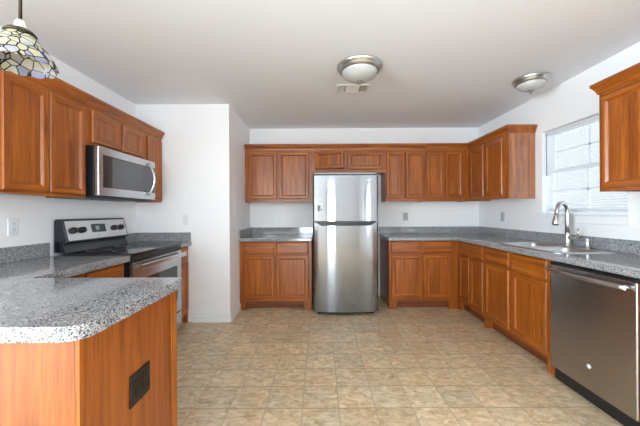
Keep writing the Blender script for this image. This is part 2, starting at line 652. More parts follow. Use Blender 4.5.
def in_win(b, name, mat, bevel=0.0):
    bmesh.ops.transform(b.bm, matrix=winv, verts=b.bm.verts[:])
    return b.done(name, mat, win, bevel=bevel)


b = B()
b.box(XR - 0.002, XR + 0.12, WY1 - 0.012, WY1 - 0.001, WZ0 + 0.001, WZ1 - 0.001)
b.box(XR - 0.002, XR + 0.12, WY0 + 0.001, WY0 + 0.012, WZ0 + 0.001, WZ1 - 0.001)
b.box(XR - 0.002, XR + 0.12, WY0 + 0.012, WY1 - 0.012, WZ1 - 0.012, WZ1 - 0.001)
in_win(b, 'jamb_liner', 'trim', 0.002)
ymid, zmid = (WY0 + WY1) / 2, (WZ0 + WZ1) / 2 + 0.005
for z0, z1, xs in ((WZ0 + 0.012, zmid + 0.012, XR + 0.088), (zmid - 0.012, WZ1 - 0.012, XR + 0.104)):
    b = B()
    fr = 0.034
    y0, y1 = WY0 + 0.013, WY1 - 0.013
    b.box(xs, xs + 0.014, y0, y0 + fr, z0, z1)
    b.box(xs, xs + 0.014, y1 - fr, y1, z0, z1)
    b.box(xs, xs + 0.014, y0 + fr, y1 - fr, z0, z0 + fr)
    b.box(xs, xs + 0.014, y0 + fr, y1 - fr, z1 - fr, z1)
    b.box(xs + 0.002, xs + 0.012, ymid - 0.009, ymid + 0.009, z0 + fr, z1 - fr)
    b.box(xs + 0.002, xs + 0.012, y0 + fr, y1 - fr, (z0 + z1) / 2 - 0.009, (z0 + z1) / 2 + 0.009)
    in_win(b, 'sash', 'trim', 0.001)
    b = B().box(xs + 0.005, xs + 0.009, y0 + fr - 0.005, y1 - fr + 0.005, z0 + fr - 0.005, z1 - fr + 0.005)
    in_win(b, 'glass_pane', 'glass')
b = B().box(XR - 0.034, XR + 0.085, WY0 - 0.028, WY1 + 0.05, WZ0 - 0.012, WZ0 + 0.008)
in_win(b, 'sill', 'trim', 0.004)
b = B().box(XR - 0.009, XR - 0.0005, WY0 - 0.012, WY1 + 0.03, WZ0 - 0.085, WZ0 - 0.013)
in_win(b, 'apron', 'wall', 0.003)

# blind hanging in the window recess
bl = thing('window_blind', 'white horizontal slat blind hanging in the window above the sink', 'blind', (XR + 0.045, ymid, WZ1 - 0.013))
by0, by1 = WY0 + 0.016 - ymid, WY1 - 0.016 - ymid
B().box(-0.02, 0.02, by0, by1, -0.034, -0.001).done('headrail', 'blind', bl, bevel=0.002)
sl = B()
zz, dz, tilt = -0.055, 0.0228, math.radians(16)
while zz > -0.795:
    ring = []
    for s, y in ((-1, by0), (1, by1)):
        prof = []
        for q, th in ((-0.0125, 0), (-0.006, 0.0012), (0, 0.0016), (0.006, 0.0012), (0.0125, 0), (0.006, 0.0004), (0, 0.0008), (-0.006, 0.0004)):
            prof.append((q * math.cos(tilt) - th * math.sin(tilt), y, zz + q * math.sin(tilt) + th * math.cos(tilt)))
        ring.append(prof)
    sl.loops(ring, grain=1)
    zz -= dz
sl.done('slats', 'blind', bl)
B().box(-0.014, 0.014, by0, by1, zz - 0.004, zz + 0.010).done('bottom_rail', 'blind', bl, bevel=0.002)
for yy in (by0 + 0.14, 0.0, by1 - 0.14):
    b = B()
    for xx in (-0.0135, 0.0135):
        b.tube([(xx, yy, -0.034), (xx, yy, zz + 0.009)], 0.0009, 6)
    b.done('ladder_cord', 'blind', bl)
B().tube([(-0.026, by1 - 0.03, -0.02), (-0.027, by1 - 0.032, -0.45)], [0.003, 0.0038], 8).done('tilt_wand', 'wand', bl)

# patio door, dining window and an added fill-light window behind the photographer
for nm, x0, x1, z0, z1, rz in (('door_1', RX0, RX1, 0, RZ1, 0), ('window_2', QY0, QY1, QZ0, QZ1, PI / 2), ('added_fill_window', VY0, VY1, VZ0, VZ1, -PI / 2)):
    e = bpy.data.objects.new(nm, None)
    COL.objects.link(e)
    e.location = ((x0 + x1) / 2, YR, z0) if rz == 0 else (XR if rz > 0 else -4.08, (x0 + x1) / 2, z0)
    e.rotation_euler = (0, 0, rz)
    struct(e)
    hw, hh = (x1 - x0) / 2, z1 - z0
    b = B()
    f = 0.05
    b.box(-hw, -hw + f, -0.09, -0.03, 0, hh).box(hw - f, hw, -0.09, -0.03, 0, hh)
    b.box(-hw + f, hw - f, -0.09, -0.03, hh - f, hh).box(-hw + f, hw - f, -0.09, -0.03, 0, f)
    if rz:
        b.box(-0.03, 0.03, -0.09, -0.03, f, hh - f)
    b.done('sash_frame', 'trim', e, bevel=0.002)
    B().box(-hw + f - 0.003, hw - f + 0.003, -0.062, -0.058, f - 0.003, hh - f + 0.003).done('glass_pane', 'glass', e)


# ------------------------------------------------------------------ cabinets (local: x along the front, -y towards the room)
def panel_door(parent, x0, x1, z0, z1, fw=0.052):
    def rect(i, y):
        return [(x0 + i, y, z0 + i), (x1 - i, y, z0 + i), (x1 - i, y, z1 - i), (x0 + i, y, z1 - i)]
    b = B()
    prof = [(0.0, -0.001), (0.0, -0.012), (0.006, -0.0195), (fw - 0.014, -0.0195), (fw - 0.010, -0.0165), (fw, -0.008), (fw, -0.001)]
    rings = [[b.bm.verts.new(p) for p in rect(*q)] for q in prof]
    for a, c in zip(rings, rings[1:]):
        for i in range(4):
            j = (i + 1) % 4
            b.face([a[i], a[j], c[j], c[i]], 0 if i in (0, 2) else 2, board=i + 1)
    for i in range(4):
        j = (i + 1) % 4
        b.face([rings[-1][i], rings[-1][j], rings[0][j], rings[0][i]], 0 if i in (0, 2) else 2, board=i + 1)
    d = b.done('door', 'oak', parent)
    B().box(x0 + fw - 0.001, x1 - fw + 0.001, -0.0085, -0.003, z0 + fw - 0.001, z1 - fw + 0.001, grain=2).done('door_panel', 'oak', d)
    return d


def drawer_front(parent, x0, x1, z0, z1):
    def rect(i, y):
        return [(x0 + i, y, z0 + i), (x1 - i, y, z0 + i), (x1 - i, y, z1 - i), (x0 + i, y, z1 - i)]
    b = B()
    b.loops([rect(*q) for q in ((0, -0.001), (0, -0.011), (0.004, -0.0145), (0.012, -0.0195))], grain=0)
    b.done('drawer_front', 'oak', parent)


CROWN = [(0.0, 0.0), (0.008, 0.0), (0.012, 0.018), (0.030, 0.052), (0.036, 0.056), (0.036, 0.078), (0.0, 0.078)]


def crown(parent, path, normals, z):
    b = B()
    b.loops([[(x + nx * d, y + ny * d, z + h) for d, h in CROWN] for (x, y), (nx, ny) in zip(path, normals)], grain=0)
    b.done('crown_molding', 'oak', parent)


def wall_cabinet(label, loc, rotz, w, z0, z1, depth, doors, dz0, dz1, crown_path, crown_n, sl=0.03, sr=0.03, group=None, side_mat='oak'):
    sl, sr = max(sl, doors[0][0] + 0.014), max(sr, w - doors[-1][1] + 0.014)
    t = thing('wall_cabinet', label, 'cabinet', (loc[0], loc[1], z0), rotz, group)
    H = z1 - z0
    tk = 0.016
    b = B()
    b.box(0.0005, tk, 0.001, depth, 0.0, H, 2).box(w - tk, w - 0.0005, 0.001, depth, 0.0, H, 2)
    b.box(tk, w - tk, 0.019, depth, 0.012, 0.028, 0).box(tk, w - tk, 0.019, depth, H - 0.016, H, 0)
    b.box(tk, w - tk, depth - 0.008, depth, 0.028, H - 0.016, 2)
    if H > 0.6:
        b.box(tk, w - tk, 0.03, depth - 0.01, H * 0.5, H * 0.5 + 0.016, 0)
    b.done('carcass', side_mat, t, bevel=0.001)
    b = B()
    b.box(0, sl, 0, 0.019, 0, H, 2).box(w - sr, w, 0, 0.019, 0, H, 2)
    b.box(sl, w - sr, 0, 0.019, 0, 0.055, 0).box(sl, w - sr, 0, 0.019, dz1 - z0 - 0.012, H, 0)
    ds = sorted(doors)
    for (a0, a1), (c0, c1) in zip(ds, ds[1:]):
        mx = (a1 + c0) / 2
        b.box(mx - 0.032, mx + 0.032, 0.001, 0.019, 0.055, dz1 - z0 - 0.012, 2)
    b.done('face_frame', 'oak', t, bevel=0.001)
    for x0, x1 in doors:
        panel_door(t, x0, x1, dz0 - z0, dz1 - z0)
    crown(t, crown_path, crown_n, H - 0.012)
    return t


def base_cabinet(label, loc, rotz, w, depth, drawers, doors, sl=0.03, sr=0.03, group=None, top=0.858, foot=(0.06, 0.06)):
    sl, sr = max(sl, doors[0][0] + 0.014), max(sr, w - doors[-1][1] + 0.014)
    t = thing('base_cabinet', label, 'cabinet', (loc[0], loc[1], 0.001), rotz, group)
    tk = 0.016
    b = B()
    b.box(0.0005, tk, 0.001, depth, 0, top, 2).box(w - tk, w - 0.0005, 0.001, depth, 0, top, 2)
    b.box(tk, w - tk, 0.019, depth, 0.105, 0.121, 0).box(tk, w - tk, depth - 0.008, depth, 0.121, top, 2)
    b.done('carcass', 'oak', t, bevel=0.001)
    b = B()
    b.box(0, sl, 0, 0.019, 0 if foot[0] else 0.105, top, 2).box(w - sr, w, 0, 0.019, 0 if foot[1] else 0.105, top, 2)
    b.box(sl, w - sr, 0, 0.019, 0.105, 0.160, 0).box(sl, w - sr, 0, 0.019, 0.665, 0.715, 0).box(sl, w - sr, 0, 0.019, 0.835, top, 0)
    ds = sorted(doors)
    for (a0, a1), (c0, c1) in zip(ds, ds[1:]):
        mx = (a1 + c0) / 2
        b.box(mx - 0.034, mx + 0.034, 0.001, 0.019, 0.160, 0.665, 2)
    dd = sorted(drawers)
    for (a0, a1), (c0, c1) in zip(dd, dd[1:]):
        mx = (a1 + c0) / 2
        b.box(mx - 0.034, mx + 0.034, 0.001, 0.019, 0.715, 0.835, 2)
    for s, f in ((0, foot[0]), (1, foot[1])):
        if f:
            b.box(sl if s == 0 else w - f, f if s == 0 else w - sr, 0, 0.019, 0, 0.105, 2) if f > (sl, sr)[s] else None
    b.done('face_frame', 'oak', t, bevel=0.001)
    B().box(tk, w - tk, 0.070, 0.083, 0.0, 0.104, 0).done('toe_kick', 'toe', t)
    for x0, x1 in drawers:
        drawer_front(t, x0, x1, 0.705, 0.848)
    for x0, x1 in doors:
        panel_door(t, x0, x1, 0.143, 0.682)
    return t


LW, RW = PI / 2, -PI / 2              # fronts facing the room from the left / right wall
UD, BD = 0.288, 0.578                 # carcass depths
LF, BF, RF = XL + 0.29, YB - 0.29, XR - 0.29        # upper face-frame planes
LB, BB, RB = XL + 0.58, YB - 0.58, XR - 0.58        # base face-frame planes
UZ0, UZ1, DZ0, DZ1 = 1.36, 2.075, 1.405, 2.035
D2 = 0.018                            # the left run hangs a little lower

n2 = [(0, -1), (0, -1)]
# left wall uppers: local x = y - y0
wall_cabinet('tall two-door oak wall cabinet left of the microwave', (LF, 1.585), LW, 0.607, UZ0 - D2, UZ1 - D2, UD,
             [(0.018, 0.295), (0.303, 0.590)], DZ0 - 0.028 - D2, DZ1 - D2, [(0, 0), (0.607, 0)], n2)
wall_cabinet('short two-door oak wall cabinet directly above the microwave', (LF, 2.193), LW, 0.762, 1.748, UZ1 - D2, UD,
             [(0.048, 0.372), (0.394, 0.700)], 1.772, DZ1 - D2, [(0, 0), (0.762, 0)], n2, group=None)
wall_cabinet('narrow single-door oak wall cabinet between microwave and white pantry wall', (LF, 2.956), LW, 0.290, UZ0 - D2, UZ1 - D2, UD,
             [(0.016, 0.268)], DZ0 - 0.028 - D2, DZ1 - D2, [(0, 0), (0.290, 0)], n2)
# back wall uppers: local x = x - x0
wall_cabinet('two-door oak wall cabinet left of the fridge', (-1.012, BF), 0, 0.920, UZ0, UZ1, UD,
             [(0.046, 0.432), (0.458, 0.862)], DZ0, DZ1, [(0, 0), (0.920, 0)], n2, sr=0.055)
short_cab = wall_cabinet('short two-door oak wall cabinet above the fridge, its left door ajar', (-0.091, BF), 0, 0.978, 1.755, UZ1, UD,
             [(0.034, 0.432), (0.470, 0.942)], 1.80, DZ1, [(0, 0), (0.978, 0)], n2)
ajar = [c for c in short_cab.children if c.name.startswith('door')][0]     # its left door hangs ajar on the left hinge
hinge = Matrix.Translation((0.034, 0, 0))
ajar.matrix_local = hinge @ Matrix.Rotation(math.radians(-20), 4, 'Z') @ hinge.inverted()
wall_cabinet('two-door oak wall cabinet just right of the fridge', (0.888, BF), 0, 0.544, UZ0, UZ1, UD,
             [(0.012, 0.262), (0.270, 0.526)], DZ0, DZ1, [(0, 0), (0.544, 0)], n2)
cx = RF - 1.433
wall_cabinet('two-door oak wall cabinet on the back wall beside the corner', (1.433, BF), 0, cx - 0.0005, UZ0, UZ1, UD,
             [(0.012, 0.250), (0.264, 0.508)], DZ0, DZ1, [(0, 0), (cx, 0)], [(0, -1), (-1, -1)], sr=0.07)
# right wall uppers: local x = y_far - y
yf = BF
wl = yf - 3.105
wall_cabinet('two-door oak wall cabinet on the window wall between corner and window', (RF, yf), RW, wl, UZ0, UZ1, UD,
             [(0.058, 0.368), (0.412, 0.738)], DZ0, DZ1, [(0, 0), (wl, 0), (wl, UD)], [(1, -1), (1, -1), (1, 0)], sl=0.05, sr=0.06, side_mat='oak_gloss')
wall_cabinet('oak wall cabinet nearest the camera, right of the window, cut off by the frame', (RF, 2.094), RW, 0.915, UZ0, UZ1, UD,
             [(0.022, 0.446), (0.470, 0.894)], DZ0 - 0.025, DZ1, [(0, UD), (0, 0), (0.915, 0), (0.915, UD)], [(-1, 0), (-1, -1), (1, -1), (1, 0)])

# base cabinets
base_cabinet('two-drawer oak base cabinet left of the fridge', (-1.012, BB), 0, 0.906, BD,
             [(0.052, 0.436), (0.462, 0.864)], [(0.056, 0.438), (0.462, 0.864)], sl=0.050, sr=0.040, foot=(0.075, 0.10))
wb = RB - 0.865
base_cabinet('two-drawer oak base cabinet right of the fridge, in the corner', (0.865, BB), 0, wb - 0.0005, BD,
             [(0.024, 0.396), (0.421, 0.780)], [(0.024, 0.396), (0.421, 0.780)], sl=0.024, sr=0.085, foot=(0.095, 0.12))
ya = 3.640
base_cabinet('oak base cabinet with two narrow doors under one drawer, beside the corner', (RB, ya), RW, ya - 3.046, BD,
             [(0.052, 0.572)], [(0.052, 0.292), (0.318, 0.572)], sl=0.05, sr=0.024, foot=(0.05, 0.0))
base_cabinet('wide oak sink cabinet with two doors beside the dishwasher', (RB, 3.045), RW, 0.905, BD,
             [(0.022, 0.398), (0.444, 0.846)], [(0.022, 0.398), (0.444, 0.846)], sl=0.024, sr=0.062, foot=(0.0, 0.062))
base_cabinet('oak base cabinet past the dishwasher at the edge of the frame', (RB, 1.505), RW, 0.60, BD,
             [(0.024, 0.576)], [(0.024, 0.576)])
base_cabinet('narrow oak base cabinet between range and white pantry wall', (LB, 2.958), LW, 0.288, BD,
             [(0.022, 0.262)], [(0.022, 0.262)], sl=0.024, sr=0.03, foot=(0, 0))
base_cabinet('oak base cabinet between range and peninsula', (LB, 1.436), LW, 0.752, BD,
             [(0.024, 0.36), (0.39, 0.728)], [(0.024, 0.36), (0.39, 0.728)])
# peninsula: cabinet front faces the range, plain oak panels towards the dining side
pen = base_cabinet('oak peninsula base with plain panelled side and end, nearest the camera', (-0.712, 1.40), PI, 0.765, 0.544,
                   [(0.030, 0.372), (0.395, 0.740)], [(0.030, 0.372), (0.395, 0.740)], foot=(0, 0))
# local x = -0.712 - X ; local y = 1.40 - Y
B().box(-0.002, 1.344, 0.545, 0.562, 0, 0.858, 2).done('back_panel', 'oak_panel', pen)
B().box(-0.012, -0.0005, 0.0, 0.562, 0, 0.858, 2).done('end_panel', 'oak_panel', pen)
B().box(-0.018, -0.0121, 0.0, 0.045, 0, 0.858, 2).done('corner_trim', 'oak', pen, bevel=0.001)
B().box(-0.018, -0.0121, 0.532, 0.566, 0, 0.858, 2).done('corner_trim', 'oak', pen, bevel=0.001)

# ------------------------------------------------------------------ worktops
CT0, CT1, SPL = 0.8605, 0.905, 1.005
CF = 0.625                                    # worktop depth


def worktop(label, outline, holes, splash, name='countertop'):
    xs = [p[0] for p in outline]; ys = [p[1] for p in outline]
    c = Vector((sum(xs) / len(xs), sum(ys) / len(ys), CT0))
    b = B()
    b.plate_with_holes([(x - c.x, y - c.y) for x, y in outline], [[(x - c.x, y - c.y) for x, y in h] for h in holes], 0, CT1 - CT0)
    o = b.done(name, 'granite', None, bevel=0.011, segs=4, angle=50)
    o.location = c
    tag(o, label, 'countertop')
    b = B()
    for x0, x1, y0, y1 in splash:
        b.box(x0 - c.x, x1 - c.x, y0 - c.y, y1 - c.y, CT1 - CT0 + 0.0002, SPL - CT0)
    s = b.done('backsplash', 'granite', o, bevel=0.003)
    return o


worktop('grey speckled countertop on the base cabinet left of the fridge', [(XP + 0.001, YB - 0.002), (XP + 0.001, YB - CF), (-0.097, YB - CF), (-0.097, YB - 0.002)], [],
        [(XP + 0.021, -0.097, YB - 0.022, YB - 0.002), (XP + 0.001, XP + 0.0208, YB - CF + 0.012, YB - 0.002)])
SX0, SX1, SY0, SY1 = 1.765, 2.232, 2.165, 2.93
inner = [(0.852, YB - 0.002), (0.852, YB - CF), (XR - CF - 0.015, YB - CF), (XR - CF, YB - CF - 0.015), (XR - CF, 0.92), (XR - 0.002, 0.92), (XR - 0.002, YB - 0.002)]
worktop('long grey speckled L-shaped countertop around the corner holding the sink', inner, [rrect(SX0 + 0.014, SX1 - 0.014, SY0 + 0.014, SY1 - 0.014, 0.04)],
        [(0.852, XR - 0.022, YB - 0.022, YB - 0.002), (XR - 0.0218, XR - 0.002, 0.92, YB - 0.002)])
worktop('small grey speckled countertop between range and white pantry wall', [(XL + 0.002, YP - 0.002), (XL + 0.002, 2.956), (XL + CF, 2.956), (XL + CF, YP - 0.002)], [],
        [(XL + 0.002, XL + 0.0218, 2.956, YP - 0.002), (XL + 0.022, XL + CF - 0.01, YP - 0.022, YP - 0.002)])
PX, PY0, PY1 = -0.676, 0.815, 1.438
arc = lambda cx_, cy_, r, a0, a1, n: [(cx_ + r * math.cos(a0 + (a1 - a0) * k / n), cy_ + r * math.sin(a0 + (a1 - a0) * k / n)) for k in range(n + 1)]
pl = [(XL + 0.002, 2.189), (XL + 0.002, PY0)]
pl += arc(PX - 0.062, PY0 + 0.062, 0.062, -PI / 2, 0, 8)
pl += arc(PX - 0.03, PY1 - 0.03, 0.03, 0, PI / 2, 5)
pl += [(XL + CF, PY1), (XL + CF, 2.189)]
worktop('grey speckled peninsula countertop with rounded corner in the foreground', pl, [], [(XL + 0.002, XL + 0.022, PY0 + 0.01, 2.189)])

# ------------------------------------------------------------------ fridge
fr = thing('refrigerator', 'tall stainless steel top-freezer fridge against the back wall', 'refrigerator', (0.302, 3.395, 0.001))
FW = 0.386
B().box(-0.375, 0.375, 0.085, 0.80, 0.03, 1.672, 2).done('body', 'grey_dark', fr, bevel=0.006)
B().box(-0.372, 0.372, 0.045, 0.20, 1.673, 1.688).done('hinge_cover', 'grey_lt', fr, bevel=0.004)


def fridge_door(name, z0, top_fn, bulge=0.028, n=48, mat='steel'):
    b = B()
    cols = []
    for k in range(n + 1):
        s = -1 + 2 * k / n
        x = s * FW
        y = bulge * s * s
        e = 1 - abs(s)
        if e < 0.035:
            y += 0.018 * (1 - math.sqrt(max(0.0, 1 - (1 - e / 0.035) ** 2)))
        zt = top_fn(s)
        cols.append([(x, y, z0), (x, y, zt), (x, 0.078, zt), (x, 0.078, z0)])
    b.loops(cols, grain=2, smooth=False)
    o = b.done(name, mat, fr, bevel=0.002)
    return o


def scoop(s):
    a = abs(s)
    if a > 0.93:
        return 1.104
    if a > 0.74:
        return 1.104 - (0.93 - a) / 0.19 * 0.042
    return 1.062


fridge_door('freezer_door', 1.114, lambda s: 1.656)
fridge_door('fridge_door', 0.046, scoop)
B().box(-0.355, 0.355, 0.036, 0.076, 1.062, 1.113).done('handle_recess', 'black', fr)
b = B()
b.loops([[(x, 0.012 + 0.022 * (x / 0.33) ** 2 + dy, z) for x in [-0.36 + 0.72 * k / 20 for k in range(21)]] for dy, z in ((0, 1.100), (0, 1.1125), (0.04, 1.1125), (0.04, 1.100))] and
        [[(-0.36 + 0.72 * k / 20, 0.012 + 0.022 * ((-0.36 + 0.72 * k / 20) / 0.33) ** 2 + dy, z) for dy, z in ((0, 1.102), (0, 1.1125), (0.03, 1.1125), (0.03, 1.102))] for k in range(21)], grain=0)
b.done('handle_lip', 'grey_dark', fr, bevel=0.001)
b = B()
b.loops([[(-0.345 + 0.69 * k / 16, 0.03 + 0.022 * (-1 + k / 8) ** 2 + dy, z) for dy, z in ((0, 0.016 + 0.01 * (-1 + k / 8) ** 2), (0, 0.05), (0.04, 0.05), (0.04, 0.016))] for k in range(17)], grain=0)
b.done('kick_grille', 'black', fr)
for sx in (-1, 1):
    B().lathe([(0.0, 0), (0.02, 0), (0.02, 0.03), (0, 0.03)], (sx * 0.32, 0.12, 0), 12).done('foot', 'rubber', fr)
    B().lathe([(0.0, 0), (0.02, 0), (0.02, 0.03), (0, 0.03)], (sx * 0.32, 0.72, 0), 12).done('foot', 'rubber', fr)
B().box(0.237, 0.318, 0.007, 0.020, 1.595, 1.607).done('name_badge', 'mark', fr, bevel=0.001)
# small magnet on the freezer door
mg = thing('fridge_magnet', 'small white magnetic hook on the left of the freezer door', 'magnet', (-0.004, 3.4060, 1.283), -0.116)
b = B()
b.box(-0.038, -0.024, 0.0, 0.005, -0.035, 0.05).box(-0.024, 0.036, 0.0, 0.005, 0.02, 0.05).box(0.018, 0.036, 0.0, 0.005, -0.02, 0.02)
b.done('magnet_plate', 'mark', mg, bevel=0.002)
B().tube([(-0.006, -0.003, 0.018), (-0.008, -0.008, -0.01), (-0.010, -0.006, -0.045)], 0.0065, 8).done('hook', 'black', mg)
B().box(-0.0238, 0.0178, 0.001, 0.005, -0.045, 0.0198).done('magnet_back', 'plate_grey', mg)

# ------------------------------------------------------------------ range (local: x along the front from the peninsula side, y to the wall)
rg = thing('range', 'freestanding electric range in stainless steel and black glass', 'stove', (-1.412, 2.1925, 0.001), LW)
RWD = 0.760
b = B()
b.box(0.002, RWD - 0.002, 0.035, 0.632, 0.04, 0.895, 2)
b.done('body', 'blue_black', rg, bevel=0.004)
b = B()
b.box(0, RWD, 0.002, 0.545, 0.896, 0.918)
ck = b.done('cooktop', 'black_gloss', rg, bevel=0.006, segs=3)
for bx, by, r in ((0.20, 0.17, 0.105), (0.56, 0.17, 0.085), (0.20, 0.41, 0.085), (0.56, 0.41, 0.105)):
    B().lathe([(r - 0.003, 0.0), (r, 0.0), (r, 0.0008), (r - 0.003, 0.0008), (r - 0.003, 0.0)], (bx, by, 0.9181), 40).done('burner_ring', 'slot', ck)
B().box(0.001, RWD - 0.001, 0.004, 0.034, 0.850, 0.8955).done('front_lip', 'black', rg, bevel=0.005)
od = B().box(0.003, RWD - 0.003, 0.0, 0.034, 0.245, 0.846, 2).done('oven_door', 'steel_plain', rg, bevel=0.005)
b = B()
b.loops([[(x, -0.0012, z) for x, z in rrect(0.135, 0.672, 0.36, 0.705, 0.02)], [(x, 0.001, z) for x, z in rrect(0.135, 0.672, 0.36, 0.705, 0.02)]])
b.done('oven_window', 'oven_glass', od)
b = B()
b.loops([[(x, y, z) for y, z in rrect(-0.058, -0.036, 0.790, 0.832, 0.009, 3)] for x in (0.012, RWD - 0.012)], grain=0)
for x in (0.05, RWD - 0.05):
    b.box(x - 0.012, x + 0.012, -0.040, 0.0, 0.800, 0.822)
b.done('oven_handle', 'steel_plain', od, bevel=0.001)
B().box(0.003, RWD - 0.003, 0.0, 0.034, 0.05, 0.232, 2).done('storage_drawer', 'steel_plain', rg, bevel=0.005)
for x in (0.05, RWD - 0.05):
    for y in (0.08, 0.58):
        B().lathe([(0, 0), (0.018, 0), (0.015, 0.04), (0, 0.04)], (x, y, 0), 10).done('foot', 'rubber', rg)
# backguard
prof = [(0.632, 0.919), (0.632, 1.168), (0.618, 1.178), (0.588, 1.178), (0.574, 1.172), (0.530, 0.998), (0.556, 0.985), (0.556, 0.966), (0.530, 0.919)]
b = B()
b.loops([[(x, y, z) for y, z in prof] for x in (0.034, RWD - 0.014)], grain=0)
bg = b.done('backguard', 'blue_black', rg, bevel=0.003)
e0, e1 = Vector((0, 0.530, 0.998)), Vector((0, 0.574, 1.172))
ud = (e1 - e0).normalized()
nd = Vector((0, -ud.z, ud.y))


def on_guard(x, t, out=0.0):
    return Vector((x, 0, 0)) + e0 + ud * t + nd * out


L = (e1 - e0).length


def guard_plate(x0, x1, t0, t1, o0, o1, name, mat, parent):
    b = B()
    b.loops([[on_guard(x0, t0, o), on_guard(x1, t0, o), on_guard(x1, t1, o), on_guard(x0, t1, o)] for o in (o0, o1)])
    return b.done(name, mat, parent, bevel=0.0008)


cp = guard_plate(0.052, RWD - 0.030, 0.010, L - 0.010, -0.001, 0.003, 'control_panel', 'steel_plain', bg)
guard_plate(0.300, 0.462, 0.062, 0.135, 0.001, 0.0045, 'display', 'display', bg)
guard_plate(0.345, 0.385, 0.082, 0.118, 0.004, 0.0050, 'display_marks', 'digits', bg)
guard_plate(0.352, 0.405, 0.036, 0.044, 0.001, 0.0036, 'name_badge', 'plate_grey', bg)
for kx in (0.112, 0.200, 0.572, 0.660):
    b = B()
    q = nd.to_track_quat('Z', 'Y').to_matrix()
    b.lathe([(0.0, 0.0), (0.027, 0.0), (0.026, 0.010), (0.021, 0.024), (0.019, 0.026), (0.0, 0.026)], on_guard(kx, 0.090, 0.003), 20, mat=q)
    b.done('control_knob', 'black', bg)

# ------------------------------------------------------------------ microwave
mw = thing('microwave', 'stainless over-the-range microwave mounted under the short wall cabinet', 'microwave', (-1.675, 2.1955, 1.352), LW)
MH = 0.392
B().box(0.002, 0.755, 0.036, 0.378, 0.0, MH - 0.002, 0).done('case', 'black', mw, bevel=0.003)
dr = B().box(0.0, 0.757, 0.0, 0.035, 0.006, MH - 0.004, 2).done('door', 'steel_plain', mw, bevel=0.008, segs=3)
B().box(0.045, 0.745, -0.0015, 0.001, 0.072, 0.325).done('door_glass', 'smoked', dr, bevel=0.001)
B().box(0.145, 0.735, -0.0022, -0.0016, 0.080, 0.317).done('door_screen', 'smoked_mesh', dr)
pts = []
for k in range(17):
    s = -1 + k / 8
    pts.append((0.628, -0.006 - 0.062 * math.sqrt(max(0, 1 - s * s)) if abs(s) < 1 else 0.0, 0.198 + 0.150 * s))
pts = [(0.628, -0.004 - 0.060 * math.cos(s * PI / 2) ** 0.8, 0.198 + 0.150 * s) for s in [-1 + k / 10 for k in range(21)]]
B().tube(pts, 0.0115, 10, sx=1.0).done('door_handle', 'bright_steel', dr)
B().box(0.02, 0.735, 0.05, 0.36, -0.012, -0.0005).done('underside_plate', 'grey_dark', mw, bevel=0.003)
b = B()
for k in range(9):
    b.box(0.06 + k * 0.072, 0.11 + k * 0.072, 0.10, 0.106, -0.014, -0.0125)
b.done('filter_grille', 'black', mw)

# ------------------------------------------------------------------ dishwasher
dw = thing('dishwasher', 'stainless steel dishwasher with curved bar handle', 'dishwasher', (1.672, 2.128, 0.001), RW)
DWW = 0.600
B().box(0.003, DWW - 0.003, 0.058, 0.60, 0.10, 0.855, 2).done('tub', 'black', dw, bevel=0.003)
b = B()
b.loops([[(x, y, z) for x, y in [(0.004, 0.020), (0.004, 0.014), (0.012, 0.003), (0.03, 0.0), (DWW - 0.012, 0.0), (DWW - 0.006, 0.002), (DWW - 0.004, 0.006), (DWW - 0.004, 0.020)]] for z in (0.105, 0.838)], smooth=False)
dd = b.done('door', 'steel_dark', dw, bevel=0.003)
B().box(0.007, DWW - 0.007, 0.0205, 0.057, 0.108, 0.838, 2).done('door_liner', 'black', dd)
B().box(0.004, DWW - 0.004, 0.010, 0.057, 0.839, 0.853).done('control_strip', 'black', dw, bevel=0.002)
B().box(0.004, DWW - 0.004, 0.045, 0.058, 0.003, 0.103, 0).done('toe_panel', 'black', dw)
pts = [(0.035 + (DWW - 0.07) * k / 20, -0.032 - 0.022 * math.sin(PI * k / 20), 0.806) for k in range(21)]
B().tube(pts, 0.0145, 12).done('door_handle', 'steel_plain', dd)
for x in (0.045, DWW - 0.045):
    B().tube([(x, -0.034, 0.806), (x, 0.001, 0.806)], [0.012, 0.010], 10).done('handle_post', 'bright_steel', dd)
b = B()
q = Matrix.Rotation(PI / 2, 3, 'X')
b.lathe([(0.0, 0.0), (0.014, 0.0), (0.014, 0.0025), (0.0, 0.0035)], (0.318, 0.0, 0.252), 24, mat=q)
b.done('round_badge', 'mark', dd)

# ------------------------------------------------------------------ sink, faucet
sk = thing('sink', 'double-bowl stainless steel sink set into the countertop under the window', 'sink', ((SX0 + SX1) / 2, (SY0 + SY1) / 2, CT1))
hx, hy = (SX1 - SX0) / 2, (SY1 - SY0) / 2
b = B()
outer = rrect(-hx, hx, -hy, hy, 0.05, 6)
b1 = rrect(-hx + 0.03, hx - 0.085, -hy + 0.03, -0.018, 0.06, 6)
b2 = rrect(-hx + 0.03, hx - 0.085, 0.018, hy - 0.03, 0.06, 6)
zt = 0.006
b.n += 1
rings_v = [[b.bm.verts.new((x, y, zt)) for x, y in lp] for lp in (outer, b1, b2)]
es = []
for vs in rings_v:
    es += [b.bm.edges.new((vs[i], vs[(i + 1) % len(vs)])) for i in range(len(vs))]
bmesh.ops.triangle_fill(b.bm, use_beauty=True, use_dissolve=False, edges=es)


def skirt(ring, steps, cap):
    cx_ = sum(v.co.x for v in ring) / len(ring)
    cy_ = sum(v.co.y for v in ring) / len(ring)
    prev = ring
    base = [v.co.copy() for v in ring]
    for ins, z in steps:
        cur = []
        for p in base:
            d = Vector((p.x - cx_, p.y - cy_))
            l = d.length
            k = (l - ins) / l
            cur.append(b.bm.verts.new((cx_ + d.x * k, cy_ + d.y * k, z)))
        n = len(ring)
        for i in range(n):
            b.face([prev[i], prev[(i + 1) % n], cur[(i + 1) % n], cur[i]], smooth=True)
        prev = cur
    if cap:
        b.face(prev)


